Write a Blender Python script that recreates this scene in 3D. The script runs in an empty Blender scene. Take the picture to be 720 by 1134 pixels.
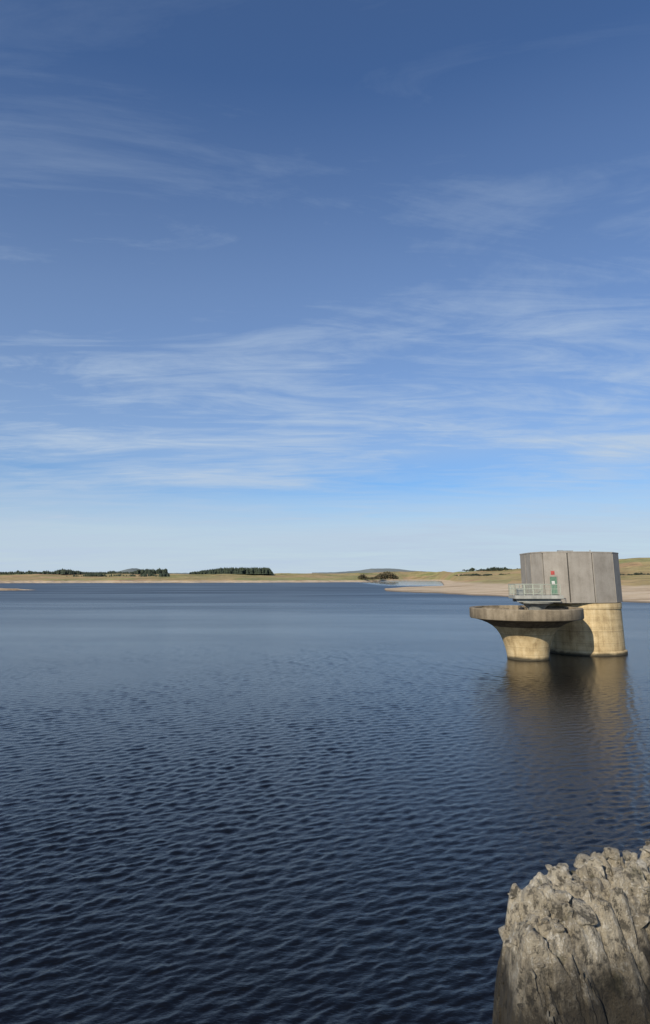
import bpy, bmesh, math, random
import numpy as np
from mathutils import Vector, noise as mn
random.seed(7)
scene = bpy.context.scene
D = bpy.data

# ------------------------------------------------------------------ helpers
def newmat(name):
    m = D.materials.new(name); m.use_nodes = True
    nt = m.node_tree; nt.nodes.clear()
    out = nt.nodes.new("ShaderNodeOutputMaterial")
    b = nt.nodes.new("ShaderNodeBsdfPrincipled")
    nt.links.new(b.outputs[0], out.inputs[0])
    return m, nt, b
def noise_n(nt, vec, scale, detail=4, rough=0.55, dist=0.0):
    n = nt.nodes.new("ShaderNodeTexNoise")
    n.inputs["Scale"].default_value = scale
    n.inputs["Detail"].default_value = detail
    n.inputs["Roughness"].default_value = rough
    n.inputs["Distortion"].default_value = dist
    nt.links.new(vec, n.inputs["Vector"])
    return n.outputs["Fac"]
def mapping(nt, vec, scale=(1,1,1), rot=(0,0,0), loc=(0,0,0)):
    n = nt.nodes.new("ShaderNodeMapping")
    n.inputs["Scale"].default_value = scale
    n.inputs["Rotation"].default_value = rot
    n.inputs["Location"].default_value = loc
    nt.links.new(vec, n.inputs["Vector"]); return n.outputs[0]
def math_n(nt, op, a, b=None, c=None, clamp=False):
    n = nt.nodes.new("ShaderNodeMath"); n.operation = op; n.use_clamp = clamp
    for i, v in enumerate((a, b, c)):
        if v is None: continue
        if isinstance(v, (int, float)): n.inputs[i].default_value = v
        else: nt.links.new(v, n.inputs[i])
    return n.outputs[0]
def ramp(nt, fac, stops, interp='LINEAR'):
    n = nt.nodes.new("ShaderNodeValToRGB"); cr = n.color_ramp; cr.interpolation = interp
    while len(cr.elements) < len(stops): cr.elements.new(0.5)
    for e, (p, c) in zip(cr.elements, stops):
        e.position = p; e.color = (c, c, c, 1) if isinstance(c, (int, float)) else (*c, 1)
    nt.links.new(fac, n.inputs[0]); return n.outputs[0]
def mix(nt, fac, a, b, mode='MIX'):
    n = nt.nodes.new("ShaderNodeMix"); n.data_type = 'RGBA'; n.blend_type = mode
    for key, v in ((0, fac), (6, a), (7, b)):
        if isinstance(v, (int, float)): n.inputs[key].default_value = v if key == 0 else (v, v, v, 1)
        elif isinstance(v, tuple): n.inputs[key].default_value = (*v, 1)
        else: nt.links.new(v, n.inputs[key])
    return n.outputs[2]
def maprange(nt, v, a, b_, c=0.0, d=1.0):
    n = nt.nodes.new("ShaderNodeMapRange")
    for i, q in enumerate((a, b_, c, d)): n.inputs[i+1].default_value = q
    nt.links.new(v, n.inputs[0]); return n.outputs[0]
def bump(nt, h, bsdf, strength=1.0, dist=0.05):
    n = nt.nodes.new("ShaderNodeBump"); n.inputs["Strength"].default_value = strength
    n.inputs["Distance"].default_value = dist
    nt.links.new(h, n.inputs["Height"]); nt.links.new(n.outputs[0], bsdf.inputs["Normal"])
def geopos(nt):
    return nt.nodes.new("ShaderNodeNewGeometry").outputs["Position"]
def sepz(nt, v, i=2):
    n = nt.nodes.new("ShaderNodeSeparateXYZ"); nt.links.new(v, n.inputs[0]); return n.outputs[i]

def mkobj(name, verts, faces, mat, parent=None, smooth=False):
    me = D.meshes.new(name); me.from_pydata(verts, [], faces); me.update()
    if mat: me.materials.append(mat)
    if smooth:
        for p in me.polygons: p.use_smooth = True
    o = D.objects.new(name, me); scene.collection.objects.link(o)
    if parent: o.parent = parent
    return o
def gridobj(name, X, Y, Z, mat, smooth=True):
    n, m = X.shape
    co = np.stack([X, Y, Z], -1).reshape(-1, 3).astype(np.float32)
    idx = np.arange(n*m, dtype=np.int32).reshape(n, m)
    q = np.stack([idx[:-1,:-1], idx[1:,:-1], idx[1:,1:], idx[:-1,1:]], -1).reshape(-1, 4)
    me = D.meshes.new(name)
    me.vertices.add(n*m); me.vertices.foreach_set("co", co.ravel())
    me.loops.add(q.size); me.loops.foreach_set("vertex_index", q.ravel())
    me.polygons.add(len(q))
    me.polygons.foreach_set("loop_start", np.arange(0, q.size, 4, dtype=np.int32))
    me.polygons.foreach_set("loop_total", np.full(len(q), 4, dtype=np.int32))
    me.polygons.foreach_set("use_smooth", np.full(len(q), smooth, dtype=bool))
    me.materials.append(mat); me.update(); me.validate()
    o = D.objects.new(name, me); scene.collection.objects.link(o); return o
def empty(name):
    e = D.objects.new(name, None); scene.collection.objects.link(e); return e
def bevel(o, w, seg=2, ang=35):
    m = o.modifiers.new("b", 'BEVEL'); m.width = w; m.segments = seg; m.limit_method = 'ANGLE'
    m.angle_limit = math.radians(ang)
def boxmesh(V, F, x0, x1, y0, y1, z0, z1):
    b = len(V)
    V += [(x0,y0,z0),(x1,y0,z0),(x1,y1,z0),(x0,y1,z0),(x0,y0,z1),(x1,y0,z1),(x1,y1,z1),(x0,y1,z1)]
    F += [tuple(b+i for i in f) for f in ((0,3,2,1),(4,5,6,7),(0,1,5,4),(1,2,6,5),(2,3,7,6),(3,0,4,7))]
def tube(V, F, p, q, r, n=8):
    p = Vector(p); q = Vector(q); d = (q-p).normalized()
    a = d.orthogonal().normalized(); c = d.cross(a); b = len(V)
    for e in (p, q):
        for i in range(n):
            t = 2*math.pi*i/n; V.append(tuple(e + a*math.cos(t)*r + c*math.sin(t)*r))
    for i in range(n): F.append((b+i, b+(i+1)%n, b+n+(i+1)%n, b+n+i))
    F.append(tuple(b+i for i in reversed(range(n)))); F.append(tuple(b+n+i for i in range(n)))
def lathe(name, prof, cx, cy, mat, parent, n=96, smooth=True):
    V = []; F = []
    for (r, z) in prof:
        for i in range(n):
            t = 2*math.pi*i/n; V.append((cx + r*math.cos(t), cy + r*math.sin(t), z))
    for j in range(len(prof)-1):
        for i in range(n):
            F.append((j*n+i, j*n+(i+1)%n, (j+1)*n+(i+1)%n, (j+1)*n+i))
    o = mkobj(name, V, F, mat, parent, smooth)
    if smooth:
        m = o.modifiers.new("es", 'EDGE_SPLIT'); m.split_angle = math.radians(35)
    return o

# ------------------------------------------------------------------ world
SUN_EL = math.radians(29); TR = Vector((0.5, 0.866, 0)).normalized()
w = D.worlds.new("World"); scene.world = w; w.use_nodes = True
nt = w.node_tree; nt.nodes.clear()
wo = nt.nodes.new("ShaderNodeOutputWorld"); bg = nt.nodes.new("ShaderNodeBackground")
nt.links.new(bg.outputs[0], wo.inputs[0]); bg.inputs["Strength"].default_value = 0.1
sky = nt.nodes.new("ShaderNodeTexSky"); sky.sky_type = 'NISHITA'; sky.sun_disc = False
sky.sun_elevation = SUN_EL; sky.sun_rotation = math.radians(210)
sky.air_density = 1.0; sky.dust_density = 0.4; sky.ozone_density = 2.5; sky.altitude = 200
tc = nt.nodes.new("ShaderNodeTexCoord").outputs["Generated"]
sx = nt.nodes.new("ShaderNodeSeparateXYZ"); nt.links.new(tc, sx.inputs[0])
X, Y, Z = sx.outputs
Zc = math_n(nt, 'MAXIMUM', Z, 0.0)
den = math_n(nt, 'ADD', Zc, 0.07)
px = math_n(nt, 'DIVIDE', X, den); py = math_n(nt, 'DIVIDE', Y, den)
cb = nt.nodes.new("ShaderNodeCombineXYZ"); nt.links.new(px, cb.inputs[0]); nt.links.new(py, cb.inputs[1])
P = cb.outputs[0]
c1 = noise_n(nt, mapping(nt, P, (0.55, 1.25, 1), (0,0,math.radians(-10)), (3.1, 1.7, 0)), 1.0, 9, 0.63, 0.7)
c2 = noise_n(nt, mapping(nt, P, (0.35, 0.55, 1), (0,0,math.radians(12)), (7.9, 2.2, 0)), 1.0, 3, 0.5, 0.3)
c3 = noise_n(nt, mapping(nt, P, (1.3, 4.2, 1), (0,0,math.radians(-16)), (1.3, 9.2, 0)), 1.0, 7, 0.66, 1.2)
s = math_n(nt, 'ADD', math_n(nt, 'MULTIPLY', c1, 0.58), math_n(nt, 'MULTIPLY', c2, 0.42))
s = math_n(nt, 'ADD', s, math_n(nt, 'MULTIPLY', math_n(nt, 'SUBTRACT', c3, 0.5), 0.34))
cm = ramp(nt, s, [(0.35, 0.0), (0.49, 0.44), (0.62, 0.95)])
Zw = math_n(nt, 'ADD', Zc, math_n(nt, 'MULTIPLY', math_n(nt, 'SUBTRACT', c2, 0.5), 0.14))
elw = ramp(nt, Zw, [(0.0, 0.9), (0.085, 0.95), (0.12, 0.50), (0.15, 0.8), (0.185, 1.0), (0.26, 0.82), (0.42, 0.56), (0.55, 0.32), (0.8, 0.18)])
cm = math_n(nt, 'MULTIPLY', cm, elw)
base = ramp(nt, Zw, [(0.12, 0.0), (0.19, 0.32), (0.40, 0.22), (0.65, 0.05)])
cm = math_n(nt, 'MAXIMUM', cm, base)
skyc = mix(nt, 1.0, sky.outputs[0], (0.46, 0.78, 1.15), 'MULTIPLY')
hz = ramp(nt, math_n(nt, 'ADD', Zc, math_n(nt, 'MULTIPLY', math_n(nt, 'SUBTRACT', c1, 0.5), 0.06)),
          [(0.0, 0.90), (0.06, 0.80), (0.105, 0.42), (0.14, 0.10), (0.35, 0.0)], 'EASE')
c0 = mix(nt, hz, skyc, (5.6, 6.6, 7.4))
cf = mix(nt, cm, c0, (4.9, 6.0, 7.4))
nt.links.new(cf, bg.inputs["Color"])

sun = D.lights.new("sun", 'SUN'); sun.energy = 5.0; sun.angle = math.radians(0.5); sun.color = (1.0, 0.90, 0.74)
so = D.objects.new("sun", sun); scene.collection.objects.link(so)
dirv = Vector((TR.x*math.cos(SUN_EL), TR.y*math.cos(SUN_EL), -math.sin(SUN_EL)))
so.rotation_euler = dirv.to_track_quat('-Z', 'Y').to_euler(); so.location = (-20, -30, 40)

# ------------------------------------------------------------------ camera
cam = D.cameras.new("camera"); co = D.objects.new("camera", cam); scene.collection.objects.link(co)
cam.sensor_width = 36; cam.lens = 22.22; cam.shift_y = -0.0661; cam.clip_start = 0.05; cam.clip_end = 40000
co.location = (0, 0, 8); co.rotation_euler = (math.radians(90+12), 0, 0)
scene.camera = co

# ------------------------------------------------------------------ water
m, nt, b = newmat("lake_water")
g = geopos(nt)
b.inputs["Base Color"].default_value = (0.004, 0.004, 0.005, 1); b.inputs["IOR"].default_value = 1.333
yy_ = sepz(nt, g, 1)
patch = ramp(nt, noise_n(nt, mapping(nt, g, (0.006, 0.022, 1), (0,0,0.12)), 1.0, 5, 0.6), [(0.38, 0.0), (0.62, 1.0)])
ro = ramp(nt, maprange(nt, yy_, 0, 400), [(0.0, 0.09), (0.1, 0.14), (0.22, 0.20), (0.6, 0.32), (1.0, 0.37)])
ro = math_n(nt, 'MULTIPLY', ro, math_n(nt, 'ADD', 0.82, math_n(nt, 'MULTIPLY', patch, 0.28)))
inlet = math_n(nt, 'MULTIPLY', maprange(nt, yy_, 700, 800), maprange(nt, sepz(nt, g, 0), 60, 90))
ro = math_n(nt, 'MULTIPLY', ro, math_n(nt, 'SUBTRACT', 1.0, math_n(nt, 'MULTIPLY', inlet, 0.75)))
nt.links.new(ro, b.inputs["Roughness"])
w2 = noise_n(nt, mapping(nt, g, (1.0, 1.8, 1), (0,0,math.radians(-18))), 9.0, 3, 0.6, 0.5)
bump(nt, w2, b, 1.0, 0.010)
rng = np.random.default_rng(23)
ys = [9.0]
while ys[-1] < 170: ys.append(ys[-1]*1.0027)
while ys[-1] < 12000: ys.append(ys[-1]*1.06)
ys = np.array(ys)
sd = np.linspace(-0.60, 0.60, 820)
outer = 0.60 + np.cumsum(np.linspace(0.01, 0.09, 30))
ss = np.concatenate([-outer[::-1], sd, outer])
Sg, Yg = np.meshgrid(ss.astype(np.float32), ys.astype(np.float32), indexing='ij'); Xg = Sg*Yg
Zg = np.zeros_like(Xg)
cell = Yg*0.0027
wdir = math.radians(-55)
gust = 0.85 + 0.26*np.sin(Xg*0.11+Yg*0.05+1) * np.sin(Yg*0.07-Xg*0.03) + 0.16*np.sin(Xg*0.31-Yg*0.19+2)
NW = 84
for i in range(NW):
    lam = 0.15*(5.6**rng.random())            # 0.15 .. 0.85 m
    th = wdir + rng.normal(0, 0.45)
    k = 2*math.pi/lam
    a = 0.150*math.sqrt(2/NW)/k
    if lam > 0.55: a *= 0.75
    fade = np.clip((lam/(cell*2.2) - 1.0), 0, 1)
    ph = rng.random()*6.283
    wob = np.float32(0.7)*np.sin(np.float32(0.43)*Xg+np.float32(0.27)*Yg+np.float32(ph*3))
    Zg += (a*fade*np.sin(np.float32(k*math.cos(th))*Xg+np.float32(k*math.sin(th))*Yg + np.float32(ph) + wob)).astype(np.float32)
Zg *= gust
gridobj("water", Xg, Yg, Zg, m, True)

# ------------------------------------------------------------------ ground
m, nt, b = newmat("moorland"); g = geopos(nt)
b.inputs["Roughness"].default_value = 0.95
n1 = noise_n(nt, mapping(nt, g, (1, 0.6, 1)), 0.011, 5, 0.6)
n2 = noise_n(nt, g, 0.09, 4, 0.65)
grass = ramp(nt, n1, [(0.36, (0.22, 0.19, 0.06)), (0.44, (0.36, 0.28, 0.11)), (0.52, (0.46, 0.34, 0.17)), (0.62, (0.36, 0.24, 0.12)), (0.7, (0.20, 0.135, 0.07))])
grass = mix(nt, ramp(nt, n2, [(0.35, 0.55), (0.55, 0.0)]), grass, (0.09, 0.075, 0.03))
vor = nt.nodes.new("ShaderNodeTexVoronoi"); vor.inputs["Scale"].default_value = 0.006; vor.feature = 'F1'
nt.links.new(mapping(nt, g, (1, 0.7, 1), (0,0,0.4)), vor.inputs["Vector"])
fieldc = ramp(nt, sepz(nt, vor.outputs["Color"], 0), [(0.0, (0.80, 1.0, 0.65)), (0.5, (1.12, 0.97, 0.92)), (1.0, (0.60, 0.85, 0.5))])
grass = mix(nt, 0.85, grass, fieldc, 'MULTIPLY')
sand = ramp(nt, noise_n(nt, mapping(nt, g, (0.5, 2.0, 6)), 0.05, 6, 0.65), [(0.32, (0.24, 0.155, 0.08)), (0.48, (0.50, 0.38, 0.24)), (0.65, (0.62, 0.50, 0.35))])
zz = math_n(nt, 'ADD', sepz(nt, g), math_n(nt, 'MULTIPLY', math_n(nt, 'SUBTRACT', n2, 0.5), 4.0))
wet = maprange(nt, sepz(nt, g), 0.05, 0.4)
sand = mix(nt, wet, (0.14, 0.10, 0.06), sand)
col = mix(nt, maprange(nt, zz, 3.6, 4.8), sand, grass)
nt.links.new(col, b.inputs["Base Color"])
bump(nt, n2, b, 0.6, 3.0)
cols = [
 (-1.45, [(250,-4),(300,-1.5),(330,-1.5),(360,-1.5),(420,0),(520,6),(800,14),(1300,22),(2200,18)]),
 (-0.62, [(500,-4),(700,-1.5),(800,-1.5),(900,-1.5),(1000,0),(1090,5),(1500,11),(2100,22),(3200,18)]),
 (-0.503,[(500,-4),(700,-1.5),(800,-1.5),(900,-1.5),(1150,0),(1210,5),(1650,11.5),(2200,22),(3300,18)]),
 (-0.22, [(600,-4),(700,-1.5),(800,-1.5),(900,-1.5),(1230,0),(1300,5),(1700,12),(2250,24),(3300,18)]),
 (-0.02, [(600,-4),(700,-1.5),(800,-1.5),(900,-1.5),(1400,0),(1470,5),(1900,13),(2500,27),(3500,20)]),
 (0.060, [(250,-4),(450,-1.5),(560,-1.5),(700,-1.5),(1460,0),(1540,5),(2000,14),(2600,30),(3600,22)]),
 (0.085, [(250,-4),(440,-1.0),(520,-1.0),(640,-1.2),(1700,0),(1800,5),(2300,16),(3000,36),(4000,26)]),
 (0.095, [(250,-4),(420,0.05),(500,0.6),(600,-1),(2400,0),(2500,5),(2900,18),(3400,44),(4200,30)]),
 (0.130, [(230,-4),(392,0.05),(540,1.4),(640,-1),(2800,0),(2900,5),(3100,20),(3600,48),(4400,32)]),
 (0.175, [(220,-4),(360,0.05),(560,1.9),(700,-0.8),(2400,0),(2500,5),(2700,18),(3000,40),(4000,30)]),
 (0.205, [(210,-4),(335,0.05),(590,3.4),(820,3.6),(1000,6),(1200,10),(1500,17),(1900,28),(3000,20)]),
 (0.260, [(200,-4),(302,0.05),(520,4.2),(720,7.5),(880,11),(1020,14),(1200,19),(1500,28.5),(2500,20)]),
 (0.335, [(180,-4),(264,0.05),(440,4.6),(600,8),(760,12),(900,17),(1020,22),(1250,30),(2200,20)]),
 (0.405, [(160,-4),(240,0.05),(390,4.4),(540,8),(680,12),(800,17),(900,23),(1080,34),(2000,20)]),
 (0.503, [(140,-4),(216,0.05),(335,4.2),(480,8),(600,13.5),(700,20),(800,28),(960,40),(1900,24)]),
 (0.750, [(120,-4),(180,0.05),(290,4.2),(430,8),(550,13),(650,19),(750,26),(900,44),(1800,30)]),
 (1.450, [(80,-4),(130,0.05),(200,4.5),(300,8),(400,14),(500,22),(600,30),(750,45),(1500,30)]),
]
NC = 620; SUB = 9
V = []; F = []
a0, a1 = math.atan(cols[0][0]), math.atan(cols[-1][0])
for i in range(NC+1):
    s_ = math.tan(a0 + (a1-a0)*i/NC)
    k = 0
    while k < len(cols)-2 and cols[k+1][0] < s_: k += 1
    t = (s_-cols[k][0])/(cols[k+1][0]-cols[k][0]); t = min(max(t,0),1); ts = t*t*(3-2*t)
    cp = [((1-t)*p[0]+t*q[0], (1-ts)*p[1]+ts*q[1]) for p, q in zip(cols[k][1], cols[k+1][1])]
    col_ = []
    for j in range(len(cp)-1):
        for u in range(SUB):
            f = u/SUB
            y = cp[j][0]*(1-f)+cp[j+1][0]*f; z = cp[j][1]*(1-f)+cp[j+1][1]*f
            col_.append((y, z))
    col_.append(cp[-1]); col_.append((9000, 12))
    for (y, z) in col_:
        yy = y*(1 + 0.035*mn.fractal(Vector((s_*22, y*0.0008, 3.3)), 0.9, 2.1, 5))
        x = s_*yy
        hgt = mn.fractal(Vector((x*0.006, yy*0.004, 1.0)), 0.9, 2.0, 5)
        z2 = z + hgt*min(max(z,0)*0.16+0.12, 3.2)
        V.append((x, yy, z2))
    R_ = len(col_)
for i in range(NC):
    for j in range(R_-1):
        F.append((i*R_+j, (i+1)*R_+j, (i+1)*R_+j+1, i*R_+j+1))
mkobj("ground", V, F, m, None, True)
groundmat = m

V = []; F = []; n1_, n2_ = 90, 24
for i in range(n1_+1):
    for j in range(n2_+1):
        u = i/n1_*2-1; v = j/n2_*2-1
        x = -262 + u*60; y = 445 + v*32 + u*14
        r2 = math.sqrt(u*u+v*v)
        z = 2.6*(1-r2*r2*1.25) + 0.9*mn.fractal(Vector((x*0.05, y*0.05, 7)), 0.9, 2, 4) - 0.2
        V.append((x, y, max(z, -1.5)))
for i in range(n1_):
    for j in range(n2_):
        a = i*(n2_+1)+j; F.append((a, a+n2_+1, a+n2_+2, a+1))
mkobj("sand_spit", V, F, groundmat, None, True)

m, nt, b = newmat("haze_tinted_moor"); b.inputs["Roughness"].default_value = 1
g = geopos(nt)
nt.links.new(ramp(nt, noise_n(nt, g, 0.003, 5, 0.6), [(0.35, (0.12, 0.15, 0.15)), (0.65, (0.19, 0.21, 0.19))]), b.inputs["Base Color"])  # bluish aerial haze put into the base colour
def hill(name, sx0, sx1, dist, prof):
    V = []; F = []; n = 160
    for i in range(n+1):
        f = i/n; s_ = sx0+(sx1-sx0)*f
        z = prof(f) + 6*mn.fractal(Vector((f*14, dist*0.01, 0)), 0.9, 2, 5)*min(1, 6*f, 6*(1-f))
        for (dy, zf) in ((-900, -0.1), (-450, 0.55), (-150, 0.9), (0, 1.0), (300, 0.8), (900, -0.1)):
            V.append((s_*(dist), dist+dy, z*zf-2))
    for i in range(n):
        for j in range(5): F.append((i*6+j, (i+1)*6+j, (i+1)*6+j+1, i*6+j+1))
    mkobj(name, V, F, m, None, True)
hill("distant_hill", -0.40, -0.18, 6000, lambda f: 62 + 40*math.exp(-((f-0.48)/0.12)**2))
hill("distant_hill", -0.02, 0.26, 6500, lambda f: 70 + 42*math.exp(-((f-0.40)/0.18)**2))

# ------------------------------------------------------------------ distant trees
mt, nt, b = newmat("distant_foliage"); b.inputs["Roughness"].default_value = 0.9
nt.links.new(ramp(nt, noise_n(nt, geopos(nt), 0.06, 4), [(0.35, (0.018, 0.03, 0.022)), (0.65, (0.04, 0.055, 0.03))]), b.inputs["Base Color"])
mb, nt, b = newmat("bare_woodland"); b.inputs["Roughness"].default_value = 0.9
nt.links.new(ramp(nt, noise_n(nt, geopos(nt), 0.12, 4), [(0.35, (0.04, 0.045, 0.02)), (0.65, (0.10, 0.075, 0.04))]), b.inputs["Base Color"])
def conifer(V, F, x, y, z, h, r):
    for (z0, z1, rr) in ((0.05, 0.55, 1.0), (0.35, 0.8, 0.75), (0.6, 1.0, 0.45)):
        b_ = len(V); n = 7; ph = random.random()*6
        for i in range(n):
            t = ph+2*math.pi*i/n; q = r*rr*random.uniform(0.7, 1.2)
            V.append((x+q*math.cos(t), y+q*math.sin(t), z+h*z0+random.uniform(-.03,.03)*h))
        V.append((x+random.uniform(-.1,.1)*r, y, z+h*z1))
        for i in range(n): F.append((b_+i, b_+(i+1)%n, b_+n))
def bushy(V, F, x, y, z, h, r):
    for k in range(34):
        th = random.random()*6.283; ph = math.acos(random.uniform(-0.6, 1)); rr = random.uniform(0.45, 1.0)
        c = Vector((x+r*rr*math.sin(ph)*math.cos(th), y+r*rr*math.sin(ph)*math.sin(th), z+h*0.5+h*0.5*rr*math.cos(ph)))
        s_ = r*random.uniform(0.18, 0.42)
        b_ = len(V)
        for q in range(4):
            V.append(tuple(c+Vector((random.uniform(-1,1), random.uniform(-1,1), random.uniform(-1,1)))*s_))
        F += [(b_,b_+1,b_+2),(b_,b_+2,b_+3),(b_,b_+1,b_+3),(b_+1,b_+2,b_+3)]
def belt(name, mat, s0, s1, y0, y1, zf, hh, n, kind, envelope=None):
    V = []; F = []
    for k in range(n):
        f = random.random(); s_ = s0+(s1-s0)*f; y = random.uniform(y0, y1)
        e = 1.0 if envelope is None else envelope(f)
        h = hh*e*random.uniform(0.75, 1.15)
        if h < hh*0.12: continue
        kind(V, F, s_*y, y, zf(y)-0.5, h, h*random.uniform(0.25, 0.38) if kind is conifer else h*random.uniform(0.45, 0.7))
    mkobj(name, V, F, mat)
def en(seed, lo=0.35):
    return lambda f: max(lo, min(1.1, 0.75+0.9*mn.fractal(Vector((f*9, seed, 0)), 0.8, 2, 3)))
belt("distant_tree_belt", mt, -0.53, -0.245, 2150, 2350, lambda y: 22, 19, 1700, conifer, en(1.5, 0.5))
belt("distant_tree_belt", mt, -0.21, -0.080, 2150, 2350, lambda y: 23, 22, 950, conifer, lambda f: min(1.0, 0.35+1.6*f, (1-f)*14+0.25))
belt("distant_tree_belt", mt, -0.40, -0.24, 1750, 1850, lambda y: 12.5, 11, 260, conifer, en(8.5, 0.05))
belt("bare_tree_clump", mb, 0.052, 0.112, 1560, 1700, lambda y: 6.5, 18, 190, bushy, lambda f: 0.25+0.75*math.exp(-((f-0.72)/0.22)**2)+0.4*math.exp(-((f-0.1)/0.08)**2))
belt("distant_tree_belt", mt, 0.215, 0.34, 1350, 1480, lambda y: 24, 8, 240, bushy, en(3.1, 0.1))
belt("distant_tree_belt", mt, 0.40, 0.52, 1000, 1050, lambda y: 31, 5, 90, bushy, en(5.1, 0.1))
belt("hedgerow", mt, 0.20, 0.36, 900, 920, lambda y: 12, 3, 260, bushy, en(2.2, 0.2))
belt("hedgerow", mt, 0.36, 0.54, 600, 615, lambda y: 11.5, 2.2, 300, bushy, en(6.6, 0.2))

# ------------------------------------------------------------------ concrete
def concrete(name, c_lo, c_mid, c_hi, rings=0.0, stain=True, streak=1.0):
    m, nt, b = newmat(name); g = geopos(nt)
    b.inputs["Roughness"].default_value = 0.9
    n1 = noise_n(nt, mapping(nt, g, (1, 1, 1)), 0.7, 6, 0.65)
    n2 = noise_n(nt, mapping(nt, g, (2.2, 2.2, 0.16)), 1.0, 4, 0.6)
    n3 = noise_n(nt, g, 9, 5, 0.7)
    s_ = math_n(nt, 'ADD', math_n(nt, 'MULTIPLY', n1, 0.45), math_n(nt, 'MULTIPLY', n2, 0.4*streak))
    s_ = math_n(nt, 'ADD', s_, math_n(nt, 'MULTIPLY', n3, 0.2))
    base = 0.325+0.2*streak
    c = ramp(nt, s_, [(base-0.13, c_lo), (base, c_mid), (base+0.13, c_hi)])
    z = sepz(nt, g)
    if rings:
        zw = math_n(nt, 'ADD', z, math_n(nt, 'MULTIPLY', n1, 0.08))
        zc = nt.nodes.new("ShaderNodeCombineXYZ"); nt.links.new(zw, zc.inputs[2])
        rn = noise_n(nt, zc.outputs[0], 2.6, 5, 0.75)
        c = mix(nt, rings, c, ramp(nt, rn, [(0.35, 0.5), (0.5, 0.98), (0.62, 1.25)]), 'MULTIPLY')
        fr = math_n(nt, 'FRACT', math_n(nt, 'MULTIPLY', z, 0.82))
        line = ramp(nt, fr, [(0.0, 0.55), (0.035, 0.6), (0.06, 1.0)])
        c = mix(nt, 0.7, c, line, 'MULTIPLY')
    if stain:
        zz = math_n(nt, 'ADD', z, math_n(nt, 'MULTIPLY', math_n(nt, 'SUBTRACT', n1, 0.5), 0.5))
        c = mix(nt, maprange(nt, zz, 0.12, 0.42), (0.06, 0.05, 0.03), c)
    nt.links.new(c, b.inputs["Base Color"])
    bump(nt, math_n(nt, 'ADD', n3, n2), b, 0.5, 0.04)
    return m
tan_c = concrete("weathered_tan_concrete", (0.27,0.19,0.09), (0.50,0.38,0.205), (0.62,0.50,0.30), 0.55)
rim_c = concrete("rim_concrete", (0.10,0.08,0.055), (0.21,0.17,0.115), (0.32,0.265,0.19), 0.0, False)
soffit_c = concrete("shade_tinted_soffit_concrete", (0.05,0.042,0.03), (0.13,0.10,0.065), (0.25,0.20,0.13), 0.0, False)  # shade under the rim put into the colour, darker than the rim
grey_c = concrete("panel_concrete", (0.20,0.18,0.15), (0.275,0.25,0.215), (0.33,0.305,0.265), 0.0, False, 0.6)
dark_c = concrete("joint_concrete", (0.03,0.03,0.028), (0.05,0.045,0.04), (0.07,0.065,0.06), 0.0, False)
deck_c = concrete("deck_concrete", (0.2,0.2,0.18), (0.3,0.3,0.27), (0.4,0.4,0.36), 0.0, False)
def paint(name, col, rough=0.5, metal=0.0):
    m, nt, b = newmat(name); g = geopos(nt)
    n = noise_n(nt, g, 6, 5, 0.7)
    d = tuple(c*0.55 for c in col)
    nt.links.new(ramp(nt, n, [(0.32, d), (0.5, col)]), b.inputs["Base Color"])
    b.inputs["Roughness"].default_value = rough; b.inputs["Metallic"].default_value = metal
    return m
rail_m = paint("rail_paint", (0.36, 0.39, 0.32)); door_m = paint("door_paint", (0.08, 0.17, 0.11))
red_m = paint("red_paint", (0.38, 0.05, 0.04)); steel_m = paint("galvanised_steel", (0.3, 0.31, 0.3), 0.5, 0.4)
white_m = paint("white_paint", (0.5, 0.5, 0.47))

# ------------------------------------------------------------------ tower
tower = empty("draw_off_tower")
TX, TY = 29.2, 74.0
lathe("shaft", [(4.25,-5),(4.25,0.28),(4.17,0.36),(4.06,0.42),(4.02,4.75),(4.10,4.80),(4.12,5.38),(0.01,5.40)], TX, TY, tan_c, tower, 128)
pts = [(33.45,73.2),(31.75,70.95),(29.05,69.85),(26.3,69.65),(23.75,70.15),(23.15,72.2),(23.3,76.6),(25.0,78.9),(29.0,79.5),(32.2,78.6),(33.6,76.2)]
def prism(name, pts, z0, z1, mat, parent, scale=1.0):
    cx = sum(p[0] for p in pts)/len(pts); cy = sum(p[1] for p in pts)/len(pts)
    P_ = [(cx+(p[0]-cx)*scale, cy+(p[1]-cy)*scale) for p in pts]; n = len(P_)
    V = [(x,y,z0) for x,y in P_]+[(x,y,z1) for x,y in P_]
    F = [(i,i+n,(i+1)%n+n,(i+1)%n) for i in range(n)]+[tuple(range(n)), tuple(reversed(range(n,2*n)))]
    return mkobj(name, V, F, mat, parent)
prism("panel_backing", pts, 5.55, 10.72, dark_c, tower, 0.985)
prism("floor_slab", pts, 5.403, 5.547, grey_c, tower, 0.975)
bevel(prism("roof_slab", pts, 10.74, 10.90, grey_c, tower, 1.012), 0.03)
V = []; F = []; n = len(pts)
cxm, cym = 28.4, 74.4
for i in range(n):
    p = Vector((*pts[i], 0)); q = Vector((*pts[(i+1)%n], 0)); L = (q-p).length; d = (q-p)/L
    nrm = Vector((d.y, -d.x, 0))
    if nrm.dot((p+q)/2-Vector((cxm, cym, 0))) < 0: nrm = -nrm
    k = 1 if L < 3.4 else 2
    for s_ in range(k):
        a = p + d*(0.07+(L)*s_/k); b_ = p + d*(L*(s_+1)/k-0.07)
        o0 = len(V)
        z0, z1 = 5.44, 10.735
        for zq in (z0, z1):
            for pt in (a - nrm*0.12, b_ - nrm*0.12, b_+nrm*0.045, a+nrm*0.045):
                V.append((pt.x, pt.y, zq))
        F += [tuple(o0+j for j in f) for f in ((0,3,2,1),(4,5,6,7),(0,1,5,4),(1,2,6,5),(2,3,7,6),(3,0,4,7))]
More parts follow.
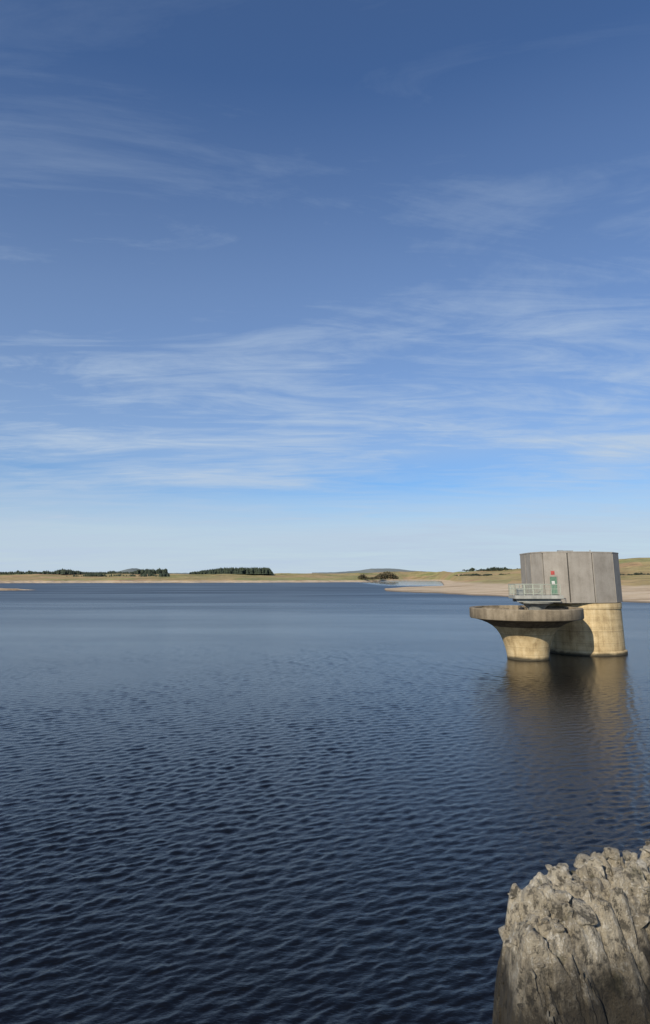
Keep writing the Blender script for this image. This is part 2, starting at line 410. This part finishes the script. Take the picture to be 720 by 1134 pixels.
o = mkobj("wall_panels", V, F, grey_c, tower); bevel(o, 0.02, 2)
V = []; F = []
boxmesh(V, F, 27.0, 28.1, 72.5, 73.6, 10.902, 11.12); boxmesh(V, F, 26.0, 26.5, 71.3, 71.8, 10.902, 11.1)
tube(V, F, (30.2, 73, 10.902), (30.2, 73, 11.2), 0.07)
mkobj("roof_vents", V, F, steel_m, tower)
p4 = Vector((23.75,70.15,0)); p3 = Vector((26.3,69.65,0)); d = (p3-p4).normalized(); nn = Vector((d.y,-d.x,0))
def onfacet(name, s0, s1, z0, z1, o0_, o1_, mat):
    a = p4+d*s0; b_ = p4+d*s1
    P_ = (a+nn*o0_, b_+nn*o0_, b_+nn*o1_, a+nn*o1_)
    V = [(q.x,q.y,z0) for q in P_]+[(q.x,q.y,z1) for q in P_]
    F = [(0,1,2,3),(7,6,5,4),(0,4,5,1),(1,5,6,2),(2,6,7,3),(3,7,4,0)]
    return mkobj(name, V, F, mat, tower)
onfacet("door_leaf", 0.62, 1.32, 6.33, 8.2, 0.05, 0.10, door_m)
onfacet("door_frame_left", 0.54, 0.617, 6.33, 8.28, 0.05, 0.13, grey_c)
onfacet("door_frame_right", 1.323, 1.40, 6.33, 8.28, 0.05, 0.13, grey_c)
onfacet("door_frame_top", 0.62, 1.32, 8.203, 8.28, 0.05, 0.13, grey_c)
onfacet("door_notice", 0.78, 1.10, 7.35, 7.75, 0.103, 0.11, white_m)
onfacet("warning_sign", 0.76, 1.14, 8.42, 8.82, 0.05, 0.08, red_m)
# ------------------------------------------------------------------ bellmouth
bell = empty("bellmouth_spillway"); BX, BY = 20.85, 68.0
prof = [(1.55,-5),(1.55,1.2),(1.8,2.4),(2.5,3.4),(3.6,4.05),(4.6,4.4),(5.15,4.62),(5.2,5.02),(5.27,5.07),(5.60,5.07),(5.67,5.0),
        (5.67,4.12),(5.6,4.02),(5.1,3.93),(4.5,3.76),(3.9,3.52),(3.4,3.22),(3.0,2.85),(2.7,2.4),(2.48,1.9),(2.3,1.35),(2.16,0.8),(2.08,0.3),(2.05,-1),(2.05,-5)]
i_r = 11
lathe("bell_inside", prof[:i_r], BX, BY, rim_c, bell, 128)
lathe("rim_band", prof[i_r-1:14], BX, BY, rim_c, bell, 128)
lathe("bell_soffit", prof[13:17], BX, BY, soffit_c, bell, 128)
lathe("bell_stem", prof[16:], BX, BY, tan_c, bell, 128)
V = []; F = []
for k in range(6):
    t = 2*math.pi*(k+0.3)/6
    c, s_ = math.cos(t), math.sin(t)
    o0 = len(V)
    for z in (2.9, 4.92):
        for (r, q) in ((1.9,-0.13),(4.9,-0.13),(4.9,0.13),(1.9,0.13)):
            zz = z if z > 4 else (3.0 if r < 3 else 4.55)
            V.append((BX+r*c-q*s_, BY+r*s_+q*c, zz))
    F += [tuple(o0+j for j in f) for f in ((0,3,2,1),(4,5,6,7),(0,1,5,4),(1,2,6,5),(2,3,7,6),(3,0,4,7))]
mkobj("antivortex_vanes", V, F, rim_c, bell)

# ------------------------------------------------------------------ platform
plat = empty("access_platform")
x0, x1, y0, y1 = 19.7, 24.75, 67.3, 69.75
V = []; F = []; boxmesh(V, F, x0, x1, y0, y1, 5.95, 6.30)
bevel(mkobj("deck", V, F, deck_c, plat), 0.03)
V = []; F = []; boxmesh(V, F, x0+0.3, x1-0.2, y0+0.4, y0+0.75, 5.62, 5.947); boxmesh(V, F, x0+0.3, x1-0.2, y1-0.75, y1-0.4, 5.62, 5.947)
mkobj("deck_beams", V, F, deck_c, plat)
lathe("pedestal", [(1.75,5.618),(1.7,5.5),(1.25,5.3),(0.9,5.0),(0.72,4.5),(0.65,3.5),(0.65,1.5)], 22.2, 68.55, deck_c, plat, 48)
V = []; F = []
loop = [(x1-0.3,y0+0.06),(x0+0.06,y0+0.06),(x0+0.06,y1-0.06),(23.2,y1-0.06)]
for a, b_ in zip(loop[:-1], loop[1:]):
    a = Vector((*a,0)); b_ = Vector((*b_,0)); L = (b_-a).length
    for zz, rr in ((7.42,0.035),(6.95,0.022),(6.45,0.022)):
        tube(V, F, (a.x,a.y,zz), (b_.x,b_.y,zz), rr)
    k = int(L/1.1)+1
    for i in range(k+1):
        p = a+(b_-a)*i/k; tube(V, F, (p.x,p.y,6.30), (p.x,p.y,7.42), 0.035)
    k = int(L/0.15)
    for i in range(1, k):
        p = a+(b_-a)*i/k; tube(V, F, (p.x,p.y,6.45), (p.x,p.y,7.42), 0.012, 5)
mkobj("railings", V, F, rail_m, plat)
V = []; F = []
boxmesh(V, F, 20.3, 20.9, 68.4, 68.9, 6.302, 7.0); tube(V, F, (20.6,68.65,7.0), (20.6,68.65,7.35), 0.05)
mkobj("valve_cabinet", V, F, steel_m, plat)

# ------------------------------------------------------------------ near bank
def rockmat(name, lo, mid, hi, moss, pale, lowdark=False):
    m, nt, b = newmat(name); g = geopos(nt); b.inputs["Roughness"].default_value = 0.95
    n1 = noise_n(nt, g, 4.0, 7, 0.7, 0.4); n2 = noise_n(nt, g, 18, 7, 0.75); n3 = noise_n(nt, g, 75, 4, 0.7)
    c = ramp(nt, n1, [(0.32, lo), (0.5, mid), (0.68, hi)])
    c = mix(nt, ramp(nt, n2, [(0.40, 0.85), (0.48, 0.0)]), c, (0.05,0.045,0.035))
    c = mix(nt, ramp(nt, n2, [(0.55, 0.0), (0.61, 0.8)]), c, pale)
    c = mix(nt, ramp(nt, noise_n(nt, g, 5.5, 4, 0.6, 1.0), [(moss, 0.0), (moss+0.1, 0.85)]), c, (0.06,0.06,0.025))
    if lowdark:   # rock colour much darker below the top ledge
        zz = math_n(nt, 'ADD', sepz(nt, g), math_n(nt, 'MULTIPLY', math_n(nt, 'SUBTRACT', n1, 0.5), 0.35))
        darkened = mix(nt, 1.0, c, (0.10, 0.095, 0.085), 'MULTIPLY')
        c = mix(nt, maprange(nt, zz, 6.24, 6.42), darkened, c)
    nt.links.new(c, b.inputs["Base Color"])
    bump(nt, math_n(nt, 'ADD', n2, math_n(nt, 'MULTIPLY', n3, 0.6)), b, 1.0, 0.035)
    return m
rockm = rockmat("lichened_rock", (0.22,0.19,0.14), (0.40,0.35,0.26), (0.54,0.49,0.39), 0.58, (0.62,0.58,0.49), True)
soilm = rockmat("mossy_gravel", (0.012,0.010,0.008), (0.03,0.026,0.018), (0.07,0.06,0.04), 0.60, (0.10,0.09,0.07))
def bankz(x, y):
    return 6.9-0.63*max(y, -0.5) + 0.22*mn.fractal(Vector((x*1.3, y*1.3, 0)), 0.8, 2, 4) - 0.35
V = []; F = []; nx, ny = 260, 130
for i in range(nx+1):
    for j in range(ny+1):
        x = -20+40*i/nx; y = -3+17*j/ny; V.append((x, y, bankz(x, y)))
for i in range(nx):
    for j in range(ny):
        a = i*(ny+1)+j; F.append((a, a+ny+1, a+ny+2, a+1))
mkobj("dam_embankment", V, F, soilm, None, False)
def sst(a, b_, x):
    t = min(max((x-a)/(b_-a), 0), 1); return t*t*(3-2*t)
def sdist(x, y):
    return (-(x-0.97)*0.54+(y-3.42)*0.89)/1.04
def outz(x, y):
    lip = 0.05*mn.fractal(Vector((x*2.8, y*2.8, 5)), 0.7, 2, 4)
    s_ = sdist(x, y) + lip
    z = 6.60 - 1.8*max(0, s_)**1.1 - 2.2*max(0, -s_-0.26)
    z -= 2.8*(1-sst(0.38, 0.90, x+0.4*lip+0.06*(mn.cell(Vector((x*3, y*3, 4)))-0.5)))
    dist, pos = mn.voronoi(Vector((x*5.0+lip*4, y*5.0+lip*3, 2)))
    z += 0.05*(min((dist[1]-dist[0])*3.0, 1)-1) + 0.045*(mn.cell(pos[0]*7.3)-0.5)
    dist, pos = mn.voronoi(Vector((x*13+lip*6, y*13, 6)))
    z += 0.025*(min((dist[1]-dist[0])*2.5, 1)-1) + 0.035*(mn.cell(pos[0]*7.3)-0.5)
    z += 0.025*mn.fractal(Vector((x*3.5, y*3.5, 9)), 0.8, 2, 3)
    return z
V = []; F = []; nx, ny = 420, 350
for i in range(nx+1):
    for j in range(ny+1):
        x = 0.2+4.2*i/nx; y = 1.6+3.9*j/ny
        z = outz(x, y) + 0.022*mn.fractal(Vector((x*14, y*14, 1)), 0.7, 2, 5)
        V.append((x, y, max(z, bankz(x, y)-0.3)))
for i in range(nx):
    for j in range(ny):
        a = i*(ny+1)+j; F.append((a, a+ny+1, a+ny+2, a+1))
mkobj("rock_outcrop", V, F, rockm, None, False)
def icodata(sub):
    bm = bmesh.new(); bmesh.ops.create_icosphere(bm, subdivisions=sub, radius=1.0)
    r = ([v.co.copy() for v in bm.verts], [tuple(v.index for v in f.verts) for f in bm.faces]); bm.free(); return r
ico_lo = icodata(3)
V = []; F = []; placed = []
tries = 0
while len(placed) < 320 and tries < 16000:
    tries += 1
    x = random.uniform(0.80, 4.2); y = random.uniform(2.8, 5.3)
    sd_ = sdist(x, y)
    if sd_ > 0.08 or sd_ < -0.30: continue
    r = random.choice([0.012,0.015,0.02,0.02,0.03,0.045,0.06])*random.uniform(0.8,1.25)
    if any((x-a)**2+(y-b_)**2 < (0.8*(r+c))**2 for a, b_, c in placed): continue
    placed.append((x, y, r))
    iv, if_ = ico_lo
    seed = Vector((random.random()*50, random.random()*50, random.random()*50))
    sc = Vector((random.uniform(0.9,1.35), random.uniform(0.7,1.1), random.uniform(0.5,0.75)))
    rz = random.random()*6.28; tx = random.uniform(-.35,.35); cz, sz = math.cos(rz), math.sin(rz)
    planes = [(Vector((random.gauss(0,1), random.gauss(0,1), random.gauss(0,1))).normalized(), random.uniform(0.5,0.8)) for _ in range(11)]
    b0 = len(V); zc = outz(x, y) + r*0.05
    for v in iv:
        p = v.copy()
        for (nrm, dd) in planes:
            e = p.dot(nrm)-dd
            if e > 0: p -= nrm*e*0.95
        p *= 1 + 0.08*mn.fractal(p*2.4+seed, 0.8, 2, 5)
        p = Vector((p.x*sc.x, p.y*sc.y, p.z*sc.z))*r
        p.z += p.x*tx
        V.append((x+p.x*cz-p.y*sz, y+p.x*sz+p.y*cz, zc+p.z))
    F += [tuple(b0+i for i in f) for f in if_]
mkobj("loose_stones", V, F, rockm, None, False)

scene.view_settings.view_transform = 'Standard'; scene.view_settings.look = 'None'; scene.view_settings.exposure = 0
